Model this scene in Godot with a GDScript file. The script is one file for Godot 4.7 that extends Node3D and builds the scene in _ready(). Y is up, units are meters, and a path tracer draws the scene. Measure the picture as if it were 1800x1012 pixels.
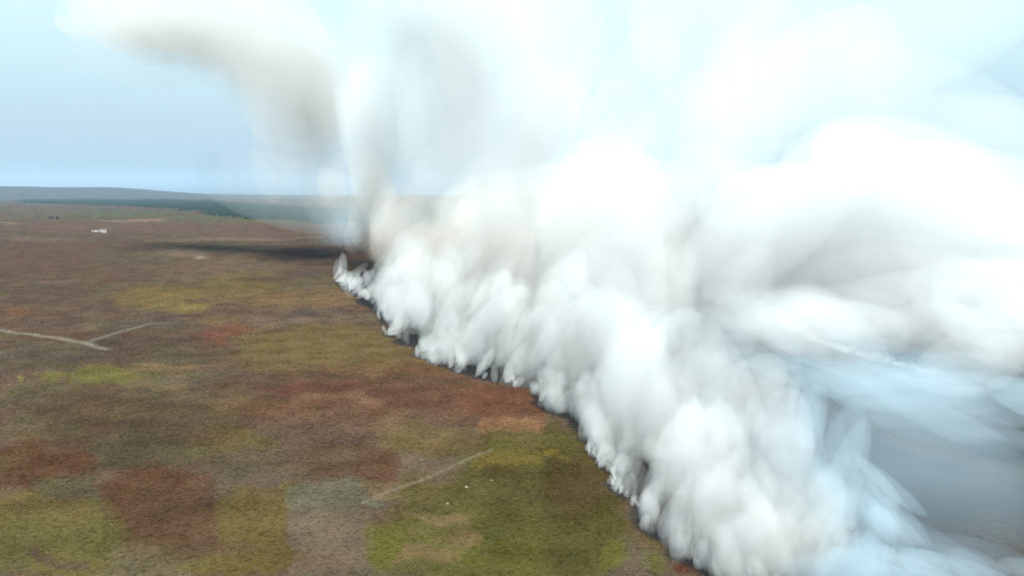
extends Node3D
# A moorland wildfire seen from a drone 100 m above the ground. y up, metres; the camera looks along -z.

const PATCHES := [  # moor vegetation, and one darker olive patch by the fire edge: centre x, z, half width, half length, lean, edge softness, base colour (linear)
	[-1949.0, -3726.4, 390.8, 580.1, 0.529, 0.50, Color(0.0355, 0.0426, 0.0178)],
	[-2371.6, -3941.2, 247.3, 646.9, 0.609, 0.50, Color(0.0522, 0.0357, 0.0242)],
	[-968.3, -2247.3, 467.4, 419.3, 0.435, 0.60, Color(0.0562, 0.0342, 0.0254)],
	[-993.4, -2885.9, 324.5, 408.4, 0.348, 0.60, Color(0.0455, 0.0426, 0.0209)],
	[-1289.3, -2723.4, 117.0, 116.5, 0.478, 0.40, Color(0.1101, 0.0689, 0.0467)],
	[-1535.8, -2398.9, 41.2, 123.3, 0.647, 0.40, Color(0.0982, 0.0625, 0.0418)],
	[-1019.7, -1657.9, 71.4, 78.9, 0.620, 0.50, Color(0.0767, 0.0507, 0.0344)],
	[-553.3, -1301.0, 43.0, 61.0, 0.428, 0.50, Color(0.0818, 0.0545, 0.0403)],
	[-483.3, -1229.6, 16.0, 27.3, 0.395, 0.40, Color(0.1433, 0.1039, 0.0780)],
	[-579.3, -1677.9, 144.5, 80.8, 0.348, 0.50, Color(0.0792, 0.0526, 0.0403)],
	[-1238.2, -2182.6, 124.6, 169.7, 0.573, 0.50, Color(0.0626, 0.0342, 0.0242)],
	[-554.3, -1835.9, 78.8, 120.5, 0.304, 0.50, Color(0.0562, 0.0342, 0.0278)],
	[-660.8, -1102.7, 71.6, 35.2, 0.602, 0.40, Color(0.0649, 0.0420, 0.0278)],
	[-527.7, -888.9, 25.7, 23.0, 0.594, 0.40, Color(0.0626, 0.0420, 0.0330)],
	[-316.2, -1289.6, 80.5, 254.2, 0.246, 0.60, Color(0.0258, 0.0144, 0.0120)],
	[-746.4, -1277.0, 126.3, 377.1, 0.587, 0.60, Color(0.0483, 0.0286, 0.0199)],
	[-572.0, -1183.1, 67.4, 139.8, 0.486, 0.50, Color(0.0446, 0.0342, 0.0220)],
	[-380.9, -1054.5, 89.8, 142.6, 0.362, 0.60, Color(0.0626, 0.0420, 0.0266)],
	[-337.7, -762.8, 43.6, 92.3, 0.442, 0.40, Color(0.0695, 0.0489, 0.0170)],
	[-288.4, -696.1, 22.7, 35.5, 0.413, 0.40, Color(0.0844, 0.0604, 0.0199)],
	[-279.8, -839.3, 53.4, 130.5, 0.333, 0.50, Color(0.0626, 0.0454, 0.0170)],
	[-287.7, -720.4, 12.6, 15.2, 0.399, 0.40, Color(0.0376, 0.0236, 0.0135)],
	[-273.7, -900.4, 32.6, 20.7, 0.304, 0.40, Color(0.0393, 0.0261, 0.0152)],
	[-192.3, -735.7, 37.2, 55.2, 0.261, 0.50, Color(0.0672, 0.0404, 0.0199)],
	[-179.6, -616.5, 31.4, 22.4, 0.290, 0.50, Color(0.0649, 0.0437, 0.0317)],
	[-229.2, -617.0, 26.9, 28.0, 0.370, 0.50, Color(0.0626, 0.0388, 0.0199)],
	[-128.1, -514.9, 62.4, 84.5, 0.246, 0.40, Color(0.0562, 0.0404, 0.0144)],
	[-70.9, -460.3, 26.9, 28.4, 0.152, 0.50, Color(0.0562, 0.0372, 0.0144)],
	[-207.4, -540.8, 14.9, 43.1, 0.381, 0.35, Color(0.0649, 0.0236, 0.0152)],
	[-197.9, -577.5, 16.8, 24.6, 0.341, 0.40, Color(0.0626, 0.0273, 0.0161)],
	[-233.7, -498.9, 54.0, 58.5, 0.464, 0.50, Color(0.0329, 0.0225, 0.0152)],
	[-286.9, -477.6, 41.7, 37.2, 0.594, 0.50, Color(0.0344, 0.0248, 0.0189)],
	[-422.7, -692.2, 73.8, 103.3, 0.609, 0.60, Color(0.0428, 0.0273, 0.0199)],
	[-417.7, -648.7, 18.8, 49.3, 0.641, 0.50, Color(0.0583, 0.0300, 0.0152)],
	[-197.8, -449.4, 16.5, 7.6, 0.435, 0.50, Color(0.0792, 0.0507, 0.0266)],
	[-211.4, -436.3, 32.0, 8.6, 0.478, 0.50, Color(0.0562, 0.0388, 0.0180)],
	[-228.7, -423.5, 29.5, 22.8, 0.533, 0.25, Color(0.0549, 0.0518, 0.0126)],
	[-181.0, -403.2, 11.9, 7.3, 0.442, 0.40, Color(0.0767, 0.0489, 0.0278)],
	[-278.0, -451.1, 19.8, 12.2, 0.609, 0.50, Color(0.0410, 0.0300, 0.0161)],
	[-264.8, -404.4, 4.2, 6.2, 0.645, 0.30, Color(0.0924, 0.0911, 0.0279)],
	[-221.9, -376.0, 33.2, 23.4, 0.580, 0.50, Color(0.0446, 0.0328, 0.0170)],
	[-58.0, -393.6, 71.0, 57.2, 0.145, 0.45, Color(0.0483, 0.0225, 0.0120)],
	[-103.6, -390.7, 14.4, 16.1, 0.261, 0.40, Color(0.0446, 0.0181, 0.0112)],
	[-140.6, -398.0, 17.5, 19.0, 0.348, 0.40, Color(0.0410, 0.0236, 0.0135)],
	[-82.9, -374.9, 16.6, 10.6, 0.217, 0.40, Color(0.0695, 0.0388, 0.0220)],
	[-67.3, -350.2, 28.4, 11.2, 0.188, 0.50, Color(0.0583, 0.0342, 0.0199)],
	[-86.9, -422.5, 43.4, 8.0, 0.203, 0.50, Color(0.0393, 0.0236, 0.0120)],
	[-124.9, -359.9, 23.9, 13.7, 0.341, 0.50, Color(0.0522, 0.0261, 0.0135)],
	[-116.9, -315.0, 21.4, 19.7, 0.362, 0.30, Color(0.0502, 0.0388, 0.0105)],
	[-129.3, -305.3, 6.8, 10.0, 0.413, 0.40, Color(0.0590, 0.0537, 0.0118)],
	[-93.5, -292.1, 23.9, 14.4, 0.312, 0.50, Color(0.0376, 0.0286, 0.0170)],
	[-178.3, -344.2, 57.3, 52.9, 0.507, 0.50, Color(0.0285, 0.0192, 0.0105)],
	[-146.9, -299.4, 26.6, 20.6, 0.478, 0.50, Color(0.0256, 0.0234, 0.0126)],
	[-230.4, -358.5, 13.1, 38.6, 0.631, 0.50, Color(0.0393, 0.0300, 0.0180)],
	[-182.3, -284.5, 21.0, 27.8, 0.623, 0.35, Color(0.0344, 0.0162, 0.0073)],
	[-154.4, -257.9, 9.6, 18.5, 0.580, 0.35, Color(0.0324, 0.0300, 0.0160)],
	[-117.0, -247.5, 21.8, 37.5, 0.457, 0.30, Color(0.0329, 0.0153, 0.0068)],
	[-87.0, -222.1, 11.7, 15.5, 0.377, 0.40, Color(0.0410, 0.0248, 0.0135)],
	[-139.2, -222.4, 24.8, 27.7, 0.602, 0.30, Color(0.0437, 0.0409, 0.0103)],
	[-158.5, -242.8, 14.5, 13.8, 0.631, 0.40, Color(0.0446, 0.0342, 0.0105)],
	[-129.8, -206.7, 6.3, 4.1, 0.602, 0.30, Color(0.0344, 0.0236, 0.0152)],
	[-80.4, -237.7, 12.4, 24.1, 0.326, 0.35, Color(0.0446, 0.0342, 0.0092)],
	[-73.2, -257.5, 5.8, 15.4, 0.275, 0.40, Color(0.0502, 0.0388, 0.0112)],
	[-60.4, -256.2, 14.3, 12.2, 0.228, 0.30, Color(0.0529, 0.0499, 0.0332)],
	[-53.9, -223.5, 8.0, 24.2, 0.232, 0.30, Color(0.0583, 0.0454, 0.0303)],
	[-77.1, -203.6, 16.9, 8.6, 0.362, 0.35, Color(0.0446, 0.0342, 0.0085)],
	[-65.0, -215.0, 5.8, 18.2, 0.290, 0.30, Color(0.0483, 0.0372, 0.0105)],
	[-34.1, -317.0, 25.8, 16.9, 0.105, 0.35, Color(0.0542, 0.0342, 0.0135)],
	[-59.0, -288.2, 18.1, 24.2, 0.199, 0.30, Color(0.0393, 0.0192, 0.0092)],
	[-78.2, -291.7, 13.0, 10.5, 0.261, 0.50, Color(0.0446, 0.0300, 0.0180)],
	[-29.7, -284.5, 12.7, 14.9, 0.101, 0.30, Color(0.0542, 0.0388, 0.0278)],
	[-41.6, -264.8, 21.7, 8.7, 0.152, 0.35, Color(0.0672, 0.0454, 0.0242)],
	[3.9, -257.8, 38.8, 54.5, -0.014, 0.30, Color(0.0282, 0.0280, 0.0055)],
	[-14.4, -239.2, 26.5, 30.9, 0.058, 0.40, Color(0.0324, 0.0300, 0.0071)],
	[0.0, -216.5, 38.7, 25.6, -0.000, 0.40, Color(0.0339, 0.0337, 0.0055)],
	[20.4, -247.5, 21.4, 50.6, -0.080, 0.40, Color(0.0243, 0.0234, 0.0046)],
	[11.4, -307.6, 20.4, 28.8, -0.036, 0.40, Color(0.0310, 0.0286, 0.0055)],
	[20.2, -270.1, 18.0, 28.0, -0.072, 0.60, Color(0.0209, 0.0157, 0.0048)],  # darker olive patch beside the near fire edge, with a soft outline
	[-40.7, -220.1, 10.2, 14.5, 0.178, 0.35, Color(0.0420, 0.0417, 0.0051)],
	[-17.0, -225.2, 10.2, 7.2, 0.072, 0.40, Color(0.0649, 0.0437, 0.0180)],
	[-25.8, -213.7, 8.1, 5.1, 0.116, 0.40, Color(0.0626, 0.0420, 0.0170)],
	[-21.4, -237.7, 10.7, 4.4, 0.087, 0.50, Color(0.0626, 0.0454, 0.0199)],
	[27.9, -205.2, 9.3, 7.4, -0.130, 0.40, Color(0.0370, 0.0368, 0.0051)],
	[13.3, -298.1, 5.8, 4.8, -0.043, 0.40, Color(0.0695, 0.0526, 0.0068)],
	[-6.5, -291.6, 10.8, 9.2, 0.022, 0.40, Color(0.0522, 0.0404, 0.0079)],
	[-2.5, -335.0, 10.9, 10.2, 0.007, 0.35, Color(0.0925, 0.0489, 0.0231)],
	[4.0, -361.4, 4.8, 27.6, -0.011, 0.40, Color(0.0626, 0.0300, 0.0144)],
	[-5.6, -376.3, 16.6, 25.6, 0.014, 0.40, Color(0.0464, 0.0192, 0.0098)],
	[46.3, -200.1, 6.1, 5.1, -0.221, 0.40, Color(0.0376, 0.0127, 0.0073)],
	[-19.9, -386.0, 17.0, 13.5, 0.051, 0.40, Color(0.0502, 0.0213, 0.0112)],
]
const FRONT := [Vector2(-205.2, -900.0), Vector2(-175.0, -804.9), Vector2(-116.2, -638.9), Vector2(-74.7, -510.9), Vector2(-46.6, -453.9), Vector2(-24.7, -419.6), Vector2(0.0, -397.1), Vector2(8.5, -383.3), Vector2(11.7, -352.6), Vector2(24.4, -329.6), Vector2(31.2, -278.8), Vector2(35.4, -248.7), Vector2(39.3, -217.3), Vector2(41.6, -207.6), Vector2(47.3, -197.8), Vector2(55.0, -185.1), Vector2(65.0, -169.9)]  # the burning edge
const BACK_LINE := [Vector2(206.3, -615.7), Vector2(205.9, -564.4), Vector2(204.0, -516.8), Vector2(210.9, -479.9), Vector2(224.5, -443.4), Vector2(235.8, -422.3)]  # a second smouldering edge on the burnt side
const TRACKS := [
	[[Vector2(-408.7, -583.9), Vector2(-367.6, -559.7), Vector2(-332.3, -541.8), Vector2(-301.9, -522.8), Vector2(-280.2, -510.9), Vector2(-256.9, -492.2)], 3.2, Color(0.088, 0.078, 0.062)],
	[[Vector2(-280.3, -516.8), Vector2(-279.8, -539.6), Vector2(-276.8, -562.0), Vector2(-272.7, -586.4), Vector2(-262.1, -599.4)], 2.4, Color(0.072, 0.064, 0.05)],
	[[Vector2(-8.5, -299.4), Vector2(-21.1, -283.7), Vector2(-32.1, -268.4), Vector2(-40.5, -257.7), Vector2(-47.9, -245.8)], 1.4, Color(0.07, 0.056, 0.036)],
]
const FOREST := [Vector2(-3998.3, -6498.7), Vector2(-2825.8, -5484.1), Vector2(-1908.7, -4442.8), Vector2(-1103.0, -3077.1), Vector2(-628.9, -2434.3), Vector2(-326.7, -2275.6), Vector2(0.0, -2169.5), Vector2(0.0, -3835.4), Vector2(-1182.6, -4588.1), Vector2(-2437.1, -6813.6), Vector2(-3626.2, -8451.5), Vector2(-4822.0, -8991.6), Vector2(-5137.1, -8451.5)]
const MASSES := [  # smoke: which plume, centre, half extents, puffs, smallest and largest puff radius, optical depth through a puff, tint, drift angle, stretch
	["near", Vector3(68.6, -9.7, -200.1), Vector3(15.3, 9.2, 10.0), 21, 4.50, 11.23, 0.21, 0, 80, 2.6],
	["near", Vector3(65.1, -3.5, -221.0), Vector3(11.7, 15.0, 10.0), 28, 4.65, 12.90, 0.19, 0, 80, 2.8],
	["near", Vector3(62.2, 3.7, -252.1), Vector3(13.2, 17.0, 12.0), 30, 4.64, 16.30, 0.18, 0, 82, 2.8],
	["near", Vector3(58.1, 6.4, -295.8), Vector3(17.6, 19.7, 16.0), 31, 5.40, 18.98, 0.17, 0, 85, 2.8],
	["near", Vector3(54.6, 12.6, -336.9), Vector3(17.4, 22.3, 18.0), 30, 6.92, 22.83, 0.17, 0, 85, 2.6],
	["near", Vector3(44.3, 21.7, -378.3), Vector3(19.4, 22.2, 20.0), 28, 7.72, 24.21, 0.18, 0, 82, 2.4],
	["near", Vector3(84.5, 8.1, -240.6), Vector3(6.5, 21.6, 14.0), 8, 8.99, 19.78, 0.24, 3, 95, 3.0],
	["near", Vector3(82.9, 19.0, -312.5), Vector3(11.5, 25.3, 16.0), 9, 11.51, 27.63, 0.26, 3, 95, 3.0],
	["mid", Vector3(18.6, 21.8, -423.6), Vector3(18.6, 21.7, 24.0), 25, 7.10, 21.63, 0.19, 0, 72, 2.4],
	["mid", Vector3(-13.8, 23.0, -474.1), Vector3(24.2, 20.7, 30.0), 25, 7.36, 20.97, 0.19, 0, 68, 2.4],
	["mid", Vector3(-52.4, 24.2, -554.9), Vector3(24.2, 22.2, 30.0), 23, 7.93, 21.50, 0.20, 0, 65, 2.4],
	["mid", Vector3(-96.7, 29.3, -636.1), Vector3(20.7, 18.4, 40.0), 20, 7.55, 20.33, 0.22, 0, 62, 2.2],
	["mid", Vector3(-50.4, 52.7, -699.4), Vector3(55.4, 30.2, 60.0), 21, 20.65, 55.60, 0.14, 1, 60, 2.2],
	["mid", Vector3(25.9, 55.2, -599.0), Vector3(47.5, 34.5, 60.0), 14, 25.90, 60.43, 0.19, 1, 75, 2.2],
	["mid", Vector3(76.0, 43.6, -476.7), Vector3(34.5, 31.1, 50.0), 14, 20.72, 48.35, 0.20, 0, 85, 2.4],
	["mid", Vector3(-112.2, 63.1, -801.5), Vector3(20.7, 23.0, 50.0), 20, 16.99, 42.36, 0.11, 1, 85, 2.0],
	["high", Vector3(-70.8, 126.5, -829.4), Vector3(64.9, 53.1, 80.0), 7, 47.19, 100.88, 0.24, 0, 100, 2.4],
	["high", Vector3(40.3, 127.7, -708.7), Vector3(70.5, 50.4, 80.0), 6, 40.29, 95.68, 0.24, 0, 85, 2.4],
	["high", Vector3(121.0, 93.9, -583.6), Vector3(54.2, 45.9, 70.0), 7, 33.38, 79.28, 0.24, 0, 80, 2.6],
	["high", Vector3(-103.6, 251.2, -925.3), Vector3(71.2, 71.2, 90.0), 6, 51.80, 116.87, 0.27, 0, 110, 2.4],
	["high", Vector3(17.3, 245.9, -823.9), Vector3(86.3, 63.3, 90.0), 6, 46.04, 114.82, 0.24, 0, 95, 2.4],
	["high", Vector3(122.3, 199.7, -697.3), Vector3(83.2, 58.7, 80.0), 6, 39.14, 97.60, 0.24, 0, 75, 2.6],
	["high", Vector3(-165.9, 163.3, -944.8), Vector3(20.1, 46.8, 50.0), 8, 26.76, 53.39, 0.24, 0, 96, 3.0],
	["high", Vector3(-155.1, 93.9, -885.9), Vector3(13.9, 29.1, 40.0), 8, 18.99, 36.09, 0.22, 1, 92, 2.4],
	["arm", Vector3(-291.4, 192.8, -1099.5), Vector3(59.1, 54.4, 60.0), 22, 27.97, 65.27, 0.17, 2, 105, 2.2],
	["arm", Vector3(-342.4, 284.2, -1151.0), Vector3(120.9, 56.4, 80.0), 20, 37.06, 99.91, 0.17, 2, 140, 2.0],
	["arm", Vector3(-475.7, 328.1, -1196.7), Vector3(108.5, 38.4, 80.0), 18, 33.38, 80.12, 0.17, 2, 165, 2.2],
	["arm", Vector3(-581.5, 348.8, -1219.4), Vector3(59.4, 22.1, 70.0), 13, 22.07, 54.33, 0.16, 2, 150, 2.2],
	["arm", Vector3(-231.9, 115.1, -1049.7), Vector3(15.0, 26.9, 60.0), 10, 14.96, 31.42, 0.10, 2, 95, 2.2],
	["veil", Vector3(294.4, 40.4, -617.3), Vector3(124.9, 13.4, 80.0), 9, 40.14, 89.21, 0.48, 3, -8, 3.0],
	["veil", Vector3(230.2, 56.7, -639.5), Vector3(69.1, 27.6, 80.0), 6, 41.44, 96.69, 0.39, 3, 40, 2.4],
	["veil", Vector3(162.3, 23.0, -474.1), Vector3(38.0, 10.4, 60.0), 11, 17.61, 45.93, 0.21, 3, -10, 2.8],
	["veil", Vector3(310.5, 31.4, -515.5), Vector3(52.4, 11.2, 60.0), 11, 25.44, 53.31, 0.23, 3, -12, 3.0],
	["smoulder", Vector3(113.3, 17.6, -292.1), Vector3(3.5, 17.3, 10.0), 6, 4.75, 12.09, 0.17, 4, 88, 4.8],
	["smoulder", Vector3(89.6, 0.2, -224.5), Vector3(5.1, 11.8, 10.0), 6, 6.09, 13.53, 0.23, 4, 84, 4.2],
	["smoulder", Vector3(110.5, 6.7, -230.3), Vector3(10.4, 5.2, 10.0), 8, 4.49, 11.05, 0.13, 4, -40, 5.1],
	["smoulder", Vector3(115.0, 2.7, -194.6), Vector3(22.1, 3.8, 10.0), 12, 4.13, 10.62, 0.12, 4, -20, 3.9],
	["smoulder", Vector3(98.2, 12.3, -172.6), Vector3(26.2, 3.4, 6.0), 11, 3.93, 11.00, 0.09, 4, -12, 4.2],
	["smoulder", Vector3(77.1, 9.4, -178.3), Vector3(8.1, 5.4, 6.0), 5, 4.87, 10.82, 0.19, 4, 70, 3.6],
	["smoulder", Vector3(108.3, 1.6, -217.6), Vector3(9.8, 4.9, 10.0), 6, 4.92, 10.83, 0.15, 4, -45, 4.8],
	["smoulder", Vector3(165.8, 17.8, -352.6), Vector3(62.2, 5.2, 30.0), 16, 11.01, 31.99, 0.10, 4, -10, 6.0],
	["smoulder", Vector3(184.2, 9.8, -311.3), Vector3(34.5, 5.5, 30.0), 5, 13.81, 27.63, 0.12, 4, -14, 5.4],
	["smoulder", Vector3(137.6, 6.3, -245.4), Vector3(47.7, 20.2, 30.0), 2, 36.69, 58.71, 0.15, 4, -25, 2.4],
	["veil", Vector3(425.9, 143.0, -811.3), Vector3(103.6, 34.5, 80.0), 2, 63.31, 132.37, 0.27, 3, -5, 3.0],
	["veil", Vector3(333.8, 223.0, -821.1), Vector3(126.6, 51.8, 80.0), 2, 69.06, 138.13, 0.29, 3, 20, 2.6],
	["mid", Vector3(-33.8, 7.1, -462.1), Vector3(23.7, 8.1, 16.0), 20, 5.55, 16.18, 0.15, 0, 68, 2.2],
	["mid", Vector3(-90.6, 10.2, -593.5), Vector3(17.3, 7.8, 16.0), 13, 5.66, 15.09, 0.15, 0, 66, 2.2],
	["veil", Vector3(-20.1, 73.3, -1407.2), Vector3(90.6, 20.1, 100.0), 5, 40.29, 84.60, 0.39, 3, 10, 2.0],
	["far", Vector3(-323.7, 36.1, -1503.4), Vector3(32.4, 15.1, 80.0), 10, 25.90, 60.43, 0.04, 4, 80, 1.6],
	["far", Vector3(-269.8, 28.9, -1250.7), Vector3(23.4, 7.2, 60.0), 6, 17.99, 39.57, 0.04, 4, 40, 1.8],
	["veil", Vector3(241.7, 23.6, -413.8), Vector3(45.3, 6.0, 40.0), 9, 12.84, 34.45, 0.17, 3, -10, 3.2],
	["veil", Vector3(161.9, 84.3, -1509.3), Vector3(366.9, 21.6, 150.0), 6, 86.33, 183.45, 0.47, 3, 0, 2.6],
	["veil", Vector3(777.0, 68.2, -1507.4), Vector3(280.6, 19.4, 150.0), 5, 86.33, 183.45, 0.42, 3, -4, 2.8],
]

var rng := RandomNumberGenerator.new()
var n_big := FastNoiseLite.new()
var n_mid := FastNoiseLite.new()
var n_warp := FastNoiseLite.new()
var n_fine := FastNoiseLite.new()
var n_cell := FastNoiseLite.new()
var front_line := Curve2D.new()
var back_line := Curve2D.new()
var fog_kinds := {}


func _ready() -> void:
	# ---- camera, sky, sun, exposure
	var cam := Camera3D.new()
	cam.name = "camera"
	cam.position = Vector3(0, 100, 0)
	cam.rotation_degrees = Vector3(-7, 0, 0)
	cam.fov = 40.0
	cam.near = 1.0
	cam.far = 80000.0
	add_child(cam)
	var env := Environment.new()
	env.tonemap_mode = Environment.TONE_MAPPER_LINEAR
	env.tonemap_exposure = 2.6
	env.background_mode = Environment.BG_SKY
	var sky_look := ProceduralSkyMaterial.new()
	sky_look.sky_horizon_color = Color(0.43, 0.49, 0.53)
	sky_look.sky_top_color = Color(0.71, 0.82, 0.835)
	sky_look.sky_curve = 0.26
	sky_look.ground_horizon_color = Color(0.30, 0.34, 0.36)
	sky_look.ground_bottom_color = Color(0.14, 0.12, 0.10)
	sky_look.sun_angle_max = 0.0
	var sky := Sky.new()
	sky.sky_material = sky_look
	env.sky = sky
	env.fog_enabled = true
	env.fog_density = 0.00002
	env.fog_light_color = Color(0.74, 0.88, 1.0)
	env.volumetric_fog_enabled = true
	env.volumetric_fog_density = 0.0
	env.sdfgi_enabled = true
	env.ssao_enabled = true
	env.ssil_enabled = true
	var around := WorldEnvironment.new()
	around.name = "world_environment"
	around.environment = env
	add_child(around)
	var sun := DirectionalLight3D.new()
	sun.name = "sun"
	sun.light_energy = 1.6
	sun.light_color = Color(1.0, 0.99, 0.97)
	sun.light_angular_distance = 0.5
	sun.rotation_degrees = Vector3(-57, 18, 0)
	sun.shadow_enabled = true
	add_child(sun)

	rng.seed = 41
	n_big.seed = 3; n_big.frequency = 0.004; n_big.fractal_octaves = 4
	n_mid.seed = 8; n_mid.frequency = 0.03; n_mid.fractal_octaves = 4
	n_warp.seed = 12; n_warp.frequency = 0.02; n_warp.fractal_octaves = 3
	n_fine.seed = 21; n_fine.frequency = 0.35; n_fine.fractal_octaves = 3
	n_cell.seed = 33; n_cell.frequency = 0.035
	n_cell.noise_type = FastNoiseLite.TYPE_CELLULAR
	n_cell.cellular_return_type = FastNoiseLite.RETURN_CELL_VALUE
	n_cell.fractal_type = FastNoiseLite.FRACTAL_NONE
	for p in FRONT: front_line.add_point(p)
	for p in BACK_LINE: back_line.add_point(p)

	ground()
	hills()
	forest()
	farm()
	far_trees()
	stones()
	heath()
	smoke()


# ---------------------------------------------------------------- helpers
func tag(o: Node, label: String, category := "", group := "", kind := "") -> void:
	o.set_meta("label", label)
	if category: o.set_meta("category", category)
	if group: o.set_meta("group", group)
	if kind: o.set_meta("kind", kind)


func matte(c: Color, vertex := false) -> StandardMaterial3D:
	var m := StandardMaterial3D.new()
	m.albedo_color = c.linear_to_srgb()
	m.roughness = 0.95
	m.metallic_specular = 0.2
	m.vertex_color_use_as_albedo = vertex
	return m


func part(called: String, mesh: Mesh, m: Material, parent: Node) -> MeshInstance3D:
	var o := MeshInstance3D.new()
	o.name = called
	o.mesh = mesh
	o.material_override = m
	parent.add_child(o, true)
	return o


func thing(called: String, at: Vector3, turn := 0.0) -> Node3D:
	var o := Node3D.new()
	o.name = called
	o.position = at
	o.rotation.y = turn
	add_child(o, true)
	return o


func quad(st: SurfaceTool, a: Vector3, b: Vector3, c: Vector3, d: Vector3) -> void:
	for v in [a, b, c, a, c, d]: st.add_vertex(v)


func height(x: float, z: float) -> float:
	var far := clampf((-z - 900.0) / 3000.0, 0.0, 1.0)
	return n_big.get_noise_2d(x, z) * (2.5 + 14.0 * far) + n_mid.get_noise_2d(x, z) * 0.8


# ---------------------------------------------------------------- ground
func ragged(z: float) -> float:
	# how far the burning edge has eaten forward or lags at this z
	return n_mid.get_noise_2d(z * 1.1, 77.0) * 9.0 * clampf(-z / 450.0, 0.35, 1.3)


func burnt_side(x: float, z: float) -> float:
	# > 0 on the burnt side of the front (to its right), metres from it across x
	for i in FRONT.size() - 1:
		var a: Vector2 = FRONT[i]
		var b: Vector2 = FRONT[i + 1]
		if z >= a.y and z < b.y:
			return x - lerpf(a.x, b.x, (z - a.y) / (b.y - a.y)) - ragged(z)
	if z < FRONT[0].y:
		return x - (FRONT[0].x + (FRONT[0].y - z) * 0.1) - (FRONT[0].y - z) * 0.25
	return x - FRONT[-1].x


func moor_colour(x: float, z: float, near_patches: Array) -> Color:
	var scale := clampf(-z / 400.0, 0.5, 6.0)
	var wx := x + n_warp.get_noise_2d(x / scale, z / scale) * 26.0 * scale + n_mid.get_noise_2d(x, z * 1.6) * 9.0 * scale
	var wz := z + n_warp.get_noise_2d(x / scale + 500.0, z / scale) * 22.0 * scale + n_mid.get_noise_2d(x, z * 1.6 + 300.0) * 7.0 * scale
	var k := n_big.get_noise_2d(wx * 3.0, wz * 2.0)
	var c := Color(0.046, 0.029, 0.021).lerp(Color(0.049, 0.036, 0.022), clampf(k * 1.6 + 0.5, 0.0, 1.0))
	# a finer mosaic of old heather burns and wet grass
	var cell := n_cell.get_noise_2d(wx, wz * 0.7)
	var mosaic: Array = [Color(0.042, 0.0255, 0.018), Color(0.05, 0.041, 0.023), Color(0.036, 0.0275, 0.0205), Color(0.05, 0.032, 0.022)]
	var pick: Color = mosaic[int(absf(cell) * 97.0) % 4]
	c = c.lerp(pick, 0.6)
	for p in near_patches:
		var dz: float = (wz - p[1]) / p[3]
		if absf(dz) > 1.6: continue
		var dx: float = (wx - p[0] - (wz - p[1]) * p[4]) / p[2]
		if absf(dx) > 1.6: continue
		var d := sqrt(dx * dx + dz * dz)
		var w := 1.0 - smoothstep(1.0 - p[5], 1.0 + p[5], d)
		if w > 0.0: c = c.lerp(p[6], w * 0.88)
	c = c.lerp(pick, 0.22)
	var mottled := n_mid.get_noise_2d(x * 1.3 + 900.0, z * 1.3) * 0.35 + n_fine.get_noise_2d(x, z) * 0.25
	c = c * (1.0 + mottled)
	var b := burnt_side(x + n_mid.get_noise_2d(x, z) * 4.0, z)
	if b > -1.0:
		var char_ := Color(0.013, 0.012, 0.012).lerp(Color(0.032, 0.028, 0.026), clampf(n_big.get_noise_2d(x * 4.0, z * 3.0) * 1.4 + 0.4 + mottled * 0.5, 0.0, 1.0))
		c = c.lerp(char_, smoothstep(-1.0, 2.5, b))
	for t in TRACKS:
		var line: Array = t[0]
		var box_lo := minf(line[0].y, line[-1].y) - 12.0
		var box_hi := maxf(line[0].y, line[-1].y) + 12.0
		if z < box_lo or z > box_hi: continue
		for i in line.size() - 1:
			var q := Geometry2D.get_closest_point_to_segment(Vector2(x + n_mid.get_noise_2d(x * 2.0, z * 2.0) * 2.0, z), line[i], line[i + 1])
			var d := q.distance_to(Vector2(x, z))
			var w := 1.0 - smoothstep(t[1] * 0.5, t[1] * 1.3, d)
			if w > 0.0: c = c.lerp(t[2], w * 0.8)
	c.a = 1.0
	return c


func patches_near(z: float) -> Array:
	var out := []
	var slack := 30.0 * clampf(-z / 400.0, 0.5, 6.0)
	for p in PATCHES:
		if absf(z - p[1]) < p[3] * 1.6 + slack: out.append(p)
	return out


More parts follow.
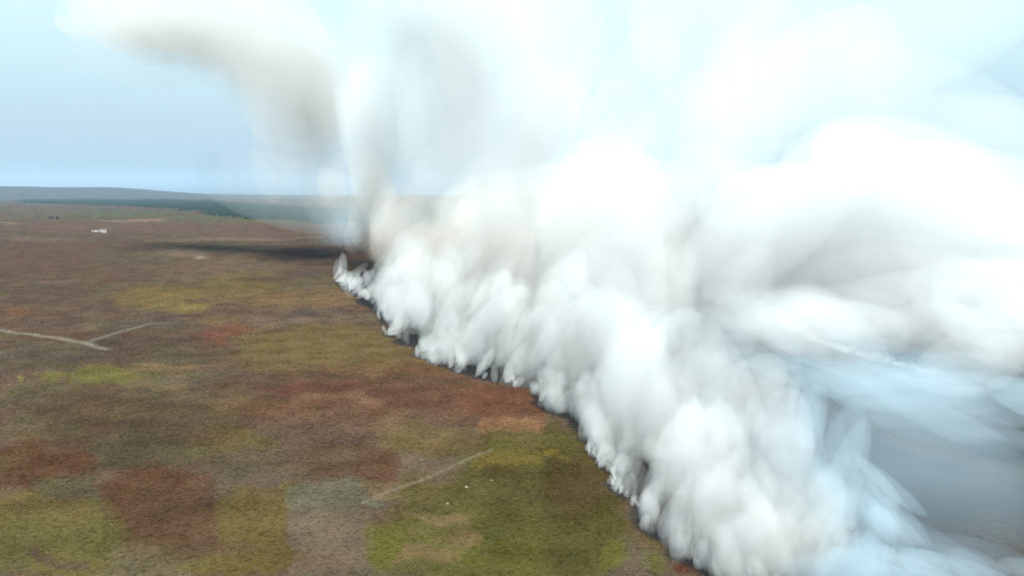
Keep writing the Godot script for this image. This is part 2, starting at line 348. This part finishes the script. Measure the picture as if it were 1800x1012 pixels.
func ground() -> void:
	var radii := PackedFloat32Array([0.0, 20.0, 40.0, 60.0, 80.0, 100.0, 120.0])
	var r := 130.0
	while r < 20000.0:
		radii.append(r)
		r *= 1.005 if r < 900.0 else 1.009 if r < 4000.0 else 1.03
	var angles := PackedFloat32Array()
	for i in 461: angles.append(lerpf(-40.0, 40.0, i / 460.0))
	for i in range(1, 29): angles.append(40.0 + i * 10.0)
	var nc := angles.size()
	var v := PackedVector3Array(); var nr := radii.size()
	v.resize(nr * nc)
	var col := PackedColorArray(); col.resize(nr * nc)
	var uv := PackedVector2Array(); uv.resize(nr * nc)
	for i in nr:
		for j in nc:
			var a := deg_to_rad(angles[j])
			var x := radii[i] * sin(a)
			var z := -radii[i] * cos(a)
			var k := i * nc + j
			v[k] = Vector3(x, height(x, z), z)
			uv[k] = Vector2(x, z)
	# rows of the fan are arcs: sort the patches by the z that an arc spans
	for i in nr:
		var z0 := -radii[i]
		var z1 := -radii[i] * cos(deg_to_rad(40.0))
		var list := []
		var slack := 30.0 * clampf(-z0 / 400.0, 0.5, 6.0)
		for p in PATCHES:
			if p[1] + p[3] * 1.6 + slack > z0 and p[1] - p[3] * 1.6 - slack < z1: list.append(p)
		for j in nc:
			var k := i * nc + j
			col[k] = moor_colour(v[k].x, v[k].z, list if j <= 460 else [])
	var idx := PackedInt32Array()
	for i in nr - 1:
		for j in nc - 1:
			var k := i * nc + j
			idx.append_array(PackedInt32Array([k, k + nc, k + nc + 1, k, k + nc + 1, k + 1]))
	var arr := []
	arr.resize(Mesh.ARRAY_MAX)
	arr[Mesh.ARRAY_VERTEX] = v
	arr[Mesh.ARRAY_COLOR] = col
	arr[Mesh.ARRAY_TEX_UV] = uv
	arr[Mesh.ARRAY_INDEX] = idx
	var m := ArrayMesh.new()
	m.add_surface_from_arrays(Mesh.PRIMITIVE_TRIANGLES, arr)
	var st := SurfaceTool.new()
	st.create_from(m, 0)
	st.generate_normals()
	var mat := matte(Color.WHITE, true)
	mat.roughness = 1.0
	mat.specular_mode = BaseMaterial3D.SPECULAR_DISABLED
	mat.albedo_texture = grain(5, 0.02, 0.78, 1.0)
	mat.uv1_scale = Vector3(1.0 / 37.0, 1.0 / 37.0, 1)
	var o := part("ground", st.commit(), mat, self)
	tag(o, "brown and green moorland mosaic running from below the drone to the horizon", "moor", "", "structure")


func grain(sd: int, freq: float, lo: float, hi: float) -> NoiseTexture2D:
	var n := FastNoiseLite.new()
	n.seed = sd
	n.frequency = freq
	n.fractal_octaves = 5
	n.fractal_gain = 0.65
	var t := NoiseTexture2D.new()
	t.width = 512; t.height = 512
	t.seamless = true
	t.noise = n
	var ramp := Gradient.new()
	ramp.colors = PackedColorArray([Color(lo, lo, lo * 0.98), Color(hi, hi, hi)])
	ramp.offsets = PackedFloat32Array([0.2, 0.75])
	t.color_ramp = ramp
	return t


func hills() -> void:
	# a long low range about 13 km away on the left, sinking to the plain
	var st := SurfaceTool.new()
	st.begin(Mesh.PRIMITIVE_TRIANGLES)
	var n := FastNoiseLite.new()
	n.seed = 4; n.frequency = 0.00022; n.fractal_octaves = 5
	var grid := []
	for i in 30:
		var row := []
		for j in 160:
			var a := deg_to_rad(-62.0 + j * 0.5)
			var rr := 10500.0 + i * 180.0
			var x := rr * sin(a)
			var z := -rr * cos(a)
			var across := sin(PI * i / 29.0)
			var along := smoothstep(-20.5, -27.5, rad_to_deg(a)) * 105.0 + smoothstep(-12.0, -24.0, rad_to_deg(a)) * 30.0 + 30.0
			var h := across * along * (1.0 + 0.25 * n.get_noise_2d(x, z)) - 6.0
			row.append(Vector3(x, h, z))
		grid.append(row)
	st.set_smooth_group(0)
	for i in 29:
		for j in 159:
			quad(st, grid[i][j], grid[i + 1][j], grid[i + 1][j + 1], grid[i][j + 1])
	st.generate_normals()
	var m := matte(Color(0.035, 0.034, 0.028))
	m.albedo_texture = grain(9, 0.01, 0.6, 1.0)
	m.uv1_triplanar = true
	m.uv1_scale = Vector3.ONE / 900.0
	var o := part("hills", st.commit(), m, self)
	tag(o, "low blue hills on the far left horizon", "hills", "", "structure")


# ---------------------------------------------------------------- far woods, farm, trees
func conifer(sd: int) -> ArrayMesh:
	var r := RandomNumberGenerator.new()
	r.seed = sd
	var st := SurfaceTool.new()
	st.begin(Mesh.PRIMITIVE_TRIANGLES)
	for tier in 4:
		var y0 := 0.08 + tier * 0.2
		var y1 := y0 + 0.38
		var rad := 0.24 * (1.0 - tier * 0.2)
		var ring := []
		for k in 8:
			var a := TAU * k / 8.0 + tier
			var q := rad * r.randf_range(0.65, 1.15)
			ring.append(Vector3(cos(a) * q, y0 + r.randf_range(-0.04, 0.04), sin(a) * q))
		for k in 8:
			st.add_vertex(ring[k]); st.add_vertex(Vector3(0, minf(y1, 1.0), 0)); st.add_vertex(ring[(k + 1) % 8])
	st.generate_normals()
	return st.commit()


func forest() -> void:
	var area := PackedVector2Array(FOREST)
	var m := matte(Color.WHITE, true)
	m.specular_mode = BaseMaterial3D.SPECULAR_DISABLED
	var mm := MultiMesh.new()
	mm.transform_format = MultiMesh.TRANSFORM_3D
	mm.use_colors = true
	mm.mesh = conifer(6)
	var spots: Array[Vector2] = []
	while spots.size() < 34000:
		var p := Vector2(rng.randf_range(-6500, 200), -pow(rng.randf(), 1.7) * 7500.0 - 1700.0)
		if Geometry2D.is_point_in_polygon(p + Vector2(n_big.get_noise_2d(p.x, p.y), n_big.get_noise_2d(p.y, p.x)) * 160.0, area): spots.append(p)
	mm.instance_count = spots.size()
	for i in spots.size():
		var p := spots[i]
		var h := rng.randf_range(8, 14) * (1.0 + 0.25 * n_big.get_noise_2d(p.x * 0.7, p.y * 0.7))
		var b := Basis(Vector3.UP, rng.randf() * TAU).scaled(Vector3(h * 1.3, h, h * 1.3))
		mm.set_instance_transform(i, Transform3D(b, Vector3(p.x, height(p.x, p.y) - 0.3, p.y)))
		var c := Color(0.008, 0.016, 0.013).lerp(Color(0.014, 0.023, 0.017), rng.randf())
		mm.set_instance_color(i, c)
	var o := MultiMeshInstance3D.new()
	o.name = "forest"
	o.multimesh = mm
	o.material_override = m
	tag(o, "dark conifer plantation in a long band along the far edge of the moor", "forest", "", "stuff")
	add_child(o)


func gable(w: float, d: float, wall_h: float, ridge_h: float) -> Array:
	# walls with gable ends; a roof of two slopes that overhang
	var st := SurfaceTool.new()
	st.begin(Mesh.PRIMITIVE_TRIANGLES)
	var x := w / 2.0
	var z := d / 2.0
	var a := [Vector3(-x, 0, z), Vector3(x, 0, z), Vector3(x, 0, -z), Vector3(-x, 0, -z)]
	var up := Vector3(0, wall_h, 0)
	for i in 4:
		quad(st, a[i], a[i] + up, a[(i + 1) % 4] + up, a[(i + 1) % 4])
	for s in [-1.0, 1.0]:
		st.add_vertex(Vector3(s * x, wall_h, z)); st.add_vertex(Vector3(s * x, ridge_h, 0)); st.add_vertex(Vector3(s * x, wall_h, -z))
	st.generate_normals()
	var rf := SurfaceTool.new()
	rf.begin(Mesh.PRIMITIVE_TRIANGLES)
	var o := 0.4
	var drop := (ridge_h - wall_h) / z * o
	for s in [-1.0, 1.0]:
		var e0 := Vector3(-x - o, wall_h - drop + 0.05, s * (z + o))
		var e1 := Vector3(x + o, wall_h - drop + 0.05, s * (z + o))
		var r0 := Vector3(-x - o, ridge_h + 0.05, 0)
		var r1 := Vector3(x + o, ridge_h + 0.05, 0)
		var t := Vector3(0, 0.18, 0)
		quad(rf, e0 + t, r0 + t, r1 + t, e1 + t)
		quad(rf, e0, r0, r1, e1)
		quad(rf, e0, e0 + t, e1 + t, e1)
		quad(rf, e0, r0, r0 + t, e0 + t)
		quad(rf, e1, r1, r1 + t, e1 + t)
	rf.generate_normals()
	return [st.commit(), rf.commit()]


func box(w: float, h: float, d: float) -> BoxMesh:
	var b := BoxMesh.new()
	b.size = Vector3(w, h, d)
	return b


func farm() -> void:
	var white := matte(Color(0.3, 0.275, 0.265))
	var slate := matte(Color(0.15, 0.14, 0.14))
	var dark := matte(Color(0.03, 0.03, 0.035))
	var at := Vector3(-966.0, 0, -1872.0)
	at.y = height(at.x, at.z) - 0.1
	var h := thing("farmhouse", at, 0.35)
	var g := gable(11, 7, 5.0, 8.4)
	part("wall", g[0], white, h)
	part("roof", g[1], slate, h)
	for x in [-4.6, 4.6]:
		var c := part("chimney", box(0.9, 1.8, 0.9), white, h)
		c.position = Vector3(x, 8.8, 0)
	for x in [-3.6, 0.0, 3.6]:
		for y in [1.7, 4.2]:
			if x == 0.0 and y < 2.0: continue
			var w := part("window", box(1.0, 1.3, 0.1), dark, h)
			w.position = Vector3(x, y, 3.54)
	var dr := part("door", box(1.1, 2.1, 0.1), dark, h)
	dr.position = Vector3(0, 1.05, 3.54)
	tag(h, "tall white gabled farmhouse alone on the far left moor", "house")
	at = Vector3(-984.5, 0, -1876.0)
	at.y = height(at.x, at.z) - 0.1
	var b := thing("long_shed", at, 0.22)
	g = gable(21, 7, 2.6, 4.4)
	part("wall", g[0], white, b)
	part("roof", g[1], slate, b)
	for x in [-6.0, 5.0]:
		var d := part("door", box(2.4, 2.2, 0.1), dark, b)
		d.position = Vector3(x, 1.1, 3.54)
	tag(b, "long low pale shed beside the white farmhouse", "shed")


func leafy(sd: int, w: float, h: float, n: int, leaf: float) -> ArrayMesh:
	# leaf clumps spread through an uneven crown
	var r := RandomNumberGenerator.new()
	r.seed = sd
	var lobes := []
	for i in 9:
		lobes.append([Vector3(r.randf_range(-0.3, 0.3) * w, r.randf_range(0.3, 0.8) * h, r.randf_range(-0.3, 0.3) * w), r.randf_range(0.14, 0.24) * w])
	var st := SurfaceTool.new()
	st.begin(Mesh.PRIMITIVE_TRIANGLES)
	for i in n:
		var l: Array = lobes[i % 9]
		var d := Vector3(r.randfn(), r.randfn(), r.randfn()).normalized() * pow(r.randf(), 0.4)
		var c: Vector3 = l[0] + d * l[1]
		var u := Vector3(r.randfn(), r.randfn(), r.randfn()).normalized() * leaf
		var q := u.cross(Vector3(r.randfn(), r.randfn(), r.randfn()).normalized()).normalized() * leaf
		quad(st, c - u, c - q, c + u, c + q)
	st.generate_normals()
	return st.commit()


func far_trees() -> void:
	var bark := matte(Color(0.03, 0.024, 0.018))
	var leaves := matte(Color(0.018, 0.024, 0.014))
	var spots := [[-1608.0, -2765.0, 15.0, 17.0, "larger dark tree of the pair on the far left moor"], [-1588.0, -2768.0, 12.0, 13.0, "smaller dark tree of the pair on the far left moor"]]
	var k := 0
	for s in spots:
		var o := thing("tree", Vector3(s[0], height(s[0], s[1]) - 0.2, s[1]))
		var c := CylinderMesh.new()
		c.bottom_radius = 0.5; c.top_radius = 0.2; c.height = s[2] * 0.5
		part("trunk", c, bark, o).position.y = s[2] * 0.25
		part("crown", leafy(30 + k, s[3], s[2], 900, 0.5), leaves, o)
		tag(o, s[4], "tree", "trees on the far moor")
		k += 1


func stones() -> void:
	var pale := matte(Color(0.22, 0.2, 0.15))
	pale.albedo_texture = grain(15, 0.03, 0.55, 1.0)
	pale.uv1_triplanar = true
	var spots := [[-15.6, -259.2, 1.0, "pale stone in the green field, nearest the tan strip"], [-7.1, -265.0, 0.7, "pale stone in the green field, farthest from the camera"],
		[-20.8, -244.2, 0.8, "pale stone in the green field, lowest and nearest the camera"]]
	var k := 0
	for s in spots:
		var sp := SphereMesh.new()
		sp.radius = 1.0; sp.height = 2.0; sp.radial_segments = 14; sp.rings = 8
		var arr := sp.get_mesh_arrays()
		var v: PackedVector3Array = arr[Mesh.ARRAY_VERTEX]
		var n := FastNoiseLite.new()
		n.seed = 50 + k; n.frequency = 0.9
		for i in v.size():
			v[i] = (v[i] * (1.0 + 0.5 * n.get_noise_3dv(v[i]))) * Vector3(0.6, 0.4, 0.5) * s[2]
		arr[Mesh.ARRAY_VERTEX] = v
		var m := ArrayMesh.new()
		m.add_surface_from_arrays(Mesh.PRIMITIVE_TRIANGLES, arr)
		var st := SurfaceTool.new()
		st.create_from(m, 0)
		st.generate_normals()
		var o := part("stone", st.commit(), pale, self)
		o.position = Vector3(s[0], height(s[0], s[1]) + 0.2, s[1])
		tag(o, s[3], "stone", "stones in the green field")
		k += 1


# ---------------------------------------------------------------- heather and tussocks
func tuft(sd: int) -> ArrayMesh:
	var r := RandomNumberGenerator.new()
	r.seed = sd
	var st := SurfaceTool.new()
	st.begin(Mesh.PRIMITIVE_TRIANGLES)
	st.set_smooth_group(0)
	var top := Vector3(r.randf_range(-0.1, 0.1), 0.5, 0)
	var mid := []
	var low := []
	for k in 7:
		var a := TAU * k / 7.0
		mid.append(Vector3(cos(a), 0, sin(a)) * r.randf_range(0.35, 0.6) + Vector3(0, r.randf_range(0.28, 0.42), 0))
		low.append(Vector3(cos(a), 0, sin(a)) * r.randf_range(0.6, 0.95) + Vector3(0, -0.15, 0))
	for k in 7:
		var j := (k + 1) % 7
		for q in [mid[k], top, mid[j], low[k], mid[k], mid[j], low[k], mid[j], low[j]]: st.add_vertex(q)
	st.generate_normals()
	return st.commit()


func heath() -> void:
	var m := matte(Color.WHITE, true)
	m.specular_mode = BaseMaterial3D.SPECULAR_DISABLED
	for kind in 2:
		var n := 60000
		var mm := MultiMesh.new()
		mm.transform_format = MultiMesh.TRANSFORM_3D
		mm.use_colors = true
		mm.mesh = tuft(70 + kind)
		mm.instance_count = n
		var made := []
		for i in n:
			var rr := 170.0 * pow(5.0, rng.randf())
			var a := deg_to_rad(rng.randf_range(-37, 30))
			made.append(Vector2(rr * sin(a), -rr * cos(a)))
		made.sort_custom(func(p, q): return p.y < q.y)
		var list := []
		var last := 1e9
		for i in n:
			var p: Vector2 = made[i]
			if absf(p.y - last) > 3.0:
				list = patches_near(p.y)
				last = p.y
			var s := rng.randf_range(0.3, 0.75) * (1.0 + -p.y / 600.0)
			var b := Basis(Vector3.UP, rng.randf() * TAU).scaled(Vector3(s, s * rng.randf_range(0.25, 0.55), s))
			var charred := burnt_side(p.x, p.y) > 0.0
			mm.set_instance_transform(i, Transform3D(b.scaled(Vector3.ONE * (0.5 if charred else 1.0)), Vector3(p.x, height(p.x, p.y), p.y)))
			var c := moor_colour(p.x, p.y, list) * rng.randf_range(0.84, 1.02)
			c.a = 1.0
			mm.set_instance_color(i, c)
		var o := MultiMeshInstance3D.new()
		o.name = ["heather", "grass_tussocks"][kind]
		o.multimesh = mm
		o.material_override = m
		tag(o, ["low heather bushes covering the moor on both sides of the fire", "rough grass tussocks scattered through the heather"][kind], ["heather", "grass"][kind], "", "stuff")
		add_child(o)


# ---------------------------------------------------------------- smoke
const TINTS := [Color(0.965, 1, 0.995), Color(1.0, 0.975, 0.92), Color(0.83, 0.81, 0.76), Color(0.94, 0.98, 1.0), Color(0.66, 0.86, 1.0)]


func fog(density: float, tint: int) -> FogMaterial:
	var d := snappedf(log(density), 0.15)
	var key := "%s_%d" % [d, tint]
	if not fog_kinds.has(key):
		var m := FogMaterial.new()
		m.resource_name = "smoke"
		m.albedo = Color(TINTS[tint]).linear_to_srgb()
		m.density = exp(d)
		fog_kinds[key] = m
	return fog_kinds[key]


func puff(parent: Node3D, at: Vector3, r: Vector3, od: float, tint: int, turn := Vector3.ZERO) -> void:
	var f := FogVolume.new()
	f.name = "puff"
	f.shape = RenderingServer.FOG_VOLUME_SHAPE_ELLIPSOID
	f.size = r * 2.0
	f.material = fog(od / (2.0 * r.z), tint)
	f.position = at
	f.rotation = turn
	parent.add_child(f, true)


func smoke() -> void:
	var plumes := {}
	var labels := {
		"near": ["smoke_wall", "tall white smoke wall rising from the nearest stretch of the fire"],
		"mid": ["smoke_billows", "dense white smoke rolling off the far half of the burning edge"],
		"high": ["smoke_plume", "huge bright white smoke plume filling the upper middle of the sky"],
		"arm": ["drifting_smoke", "grey beige smoke arm drifting to the upper left"],
		"veil": ["smoke_bank", "pale smoke bank spread across the horizon on the right"],
		"smoulder": ["thin_smoke", "thin blue smoke lying low over the burnt ground on the right"],
		"far": ["distant_smoke", "small blue grey smoke patch in front of the forest"],
		"base": ["fireline_smoke", "small bright puffs boiling up along the burning edge"],
		"line": ["smouldering_smoke", "thin white line of smoke across the burnt ground"],
	}
	for k in labels:
		var o := thing(labels[k][0], Vector3.ZERO)
		tag(o, labels[k][1], "smoke", "", "stuff")
		plumes[k] = o
	for number in MASSES.size():
		var m: Array = MASSES[number]
		rng.seed = 700 + number
		var c: Vector3 = m[1]
		var e: Vector3 = m[2]
		for i in int(m[3]):
			var d := Vector3(rng.randfn(), rng.randfn(), rng.randfn()) * 0.55
			var r: float = m[4] * pow(m[5] / m[4], pow(rng.randf(), 1.3))
			var at := c + Vector3(d.x * e.x, d.y * e.y, d.z * e.z)
			# streaks of smoke stretched along their drift
			var stretch: float = m[9] * rng.randf_range(0.6, 1.4)
			var long := r * pow(stretch, 0.6)
			var thin := r * pow(stretch, -0.4)
			var turn := deg_to_rad(m[8]) + rng.randfn() * (0.16 if m[0] == "smoulder" else 0.28)
			var reach := absf(cos(turn)) * long + absf(sin(turn)) * thin
			var rise := absf(sin(turn)) * long + absf(cos(turn)) * thin
			at.y = maxf(at.y, rise * 0.3)
			if m[0] == "near" or m[0] == "mid" or m[0] == "high":
				var z := clampf(at.z, FRONT[0].y, FRONT[-1].y - 0.1)
				var over := burnt_side(at.x - reach, z)
				var allowed := (1.0 if z > -345.0 else 0.0) - at.y * 0.12
				if over < allowed: at.x += allowed - over
			puff(plumes[m[0]], at, Vector3(long, thin, thin * 1.3), m[6] * rng.randf_range(0.6, 1.4), int(m[7]), Vector3(rng.randfn() * 0.2, rng.randfn() * 0.35, turn))
	rng.seed = 55
	# along the burning edge: leaning tongues at its foot, looser curls above
	var length := front_line.get_baked_length()
	var s := 0.0
	while s < length:
		var p := front_line.sample_baked(s)
		p.x += ragged(p.y)
		var px := p.length() / 1390.0
		var far := smoothstep(340.0, 400.0, p.length())
		var step := px * rng.randf_range(7.0, 20.0)
		var gap := smoothstep(-0.25, 0.3, n_mid.get_noise_2d(s * 1.6, 5.0))
		if far > 0.5:
			for k in 3:
				if rng.randf() > 0.3 + 0.7 * gap: continue
				var w := px * rng.randf_range(3.0, 9.0)
				var long := w * rng.randf_range(1.5, 3.6)
				var turn := deg_to_rad(rng.randf_range(30.0, 110.0))
				var up := long * sin(turn) * rng.randf_range(0.6, 1.6)
				puff(plumes["base"], Vector3(p.x + w + maxf(0.0, long * cos(turn)) + absf(rng.randfn()) * w * 2.5, up, p.y + rng.randfn() * w * 3.0), Vector3(long, w, w * 2.0), rng.randf_range(0.06, 0.4) * lerpf(0.4, 1.0, gap), 0 if rng.randf() < 0.8 else 3, Vector3(0, rng.randfn() * 0.3, turn))
			step *= 1.25
		else:
			var curl := p.y > -300.0 and p.y < -240.0
			var w := px * rng.randf_range(7.0, 20.0)
			var long := w * rng.randf_range(1.4, 3.0)
			var turn := deg_to_rad(rng.randf_range(60.0, 115.0))
			puff(plumes["base"], Vector3(p.x + w * rng.randf_range(0.9, 1.6) + absf(long * cos(turn)) + 0.8, long * rng.randf_range(0.4, 1.1), p.y + rng.randfn() * w * 0.6), Vector3(long, w, w * 1.4), rng.randf_range(0.06, 0.2), 0 if rng.randf() < 0.6 else 3, Vector3(0, 0, turn))
			for k in 2:
				if not curl: continue  # a stretch that still burns sends up thin curls
				w = px * rng.randf_range(2.0, 5.0)
				long = w * rng.randf_range(2.0, 4.0)
				turn = deg_to_rad(rng.randf_range(60.0, 125.0))
				puff(plumes["base"], Vector3(p.x + w + absf(long * cos(turn)) + rng.randf() * px * 6.0, long * rng.randf_range(0.6, 1.3), p.y + rng.randfn() * w * 2.0), Vector3(long, w, w * 1.6), rng.randf_range(0.06, 0.26), 0, Vector3(0, 0, turn))
			step *= 0.85
		s += step
	length = back_line.get_baked_length()
	s = 0.0
	while s < length:
		var p := back_line.sample_baked(s)
		var r := p.length() / 1390.0 * rng.randf_range(7.0, 15.0) * (1.0 - 0.5 * s / length)
		puff(plumes["line"], Vector3(p.x + rng.randfn() * r * 0.4, r * 0.5, p.y + rng.randfn() * r * 0.6), Vector3(2.6, 0.7, 1.0) * r, 0.24 * (1.0 - 0.75 * s / length), 3, Vector3(0, 0.9, rng.randfn() * 0.1))
		s += r * 1.2
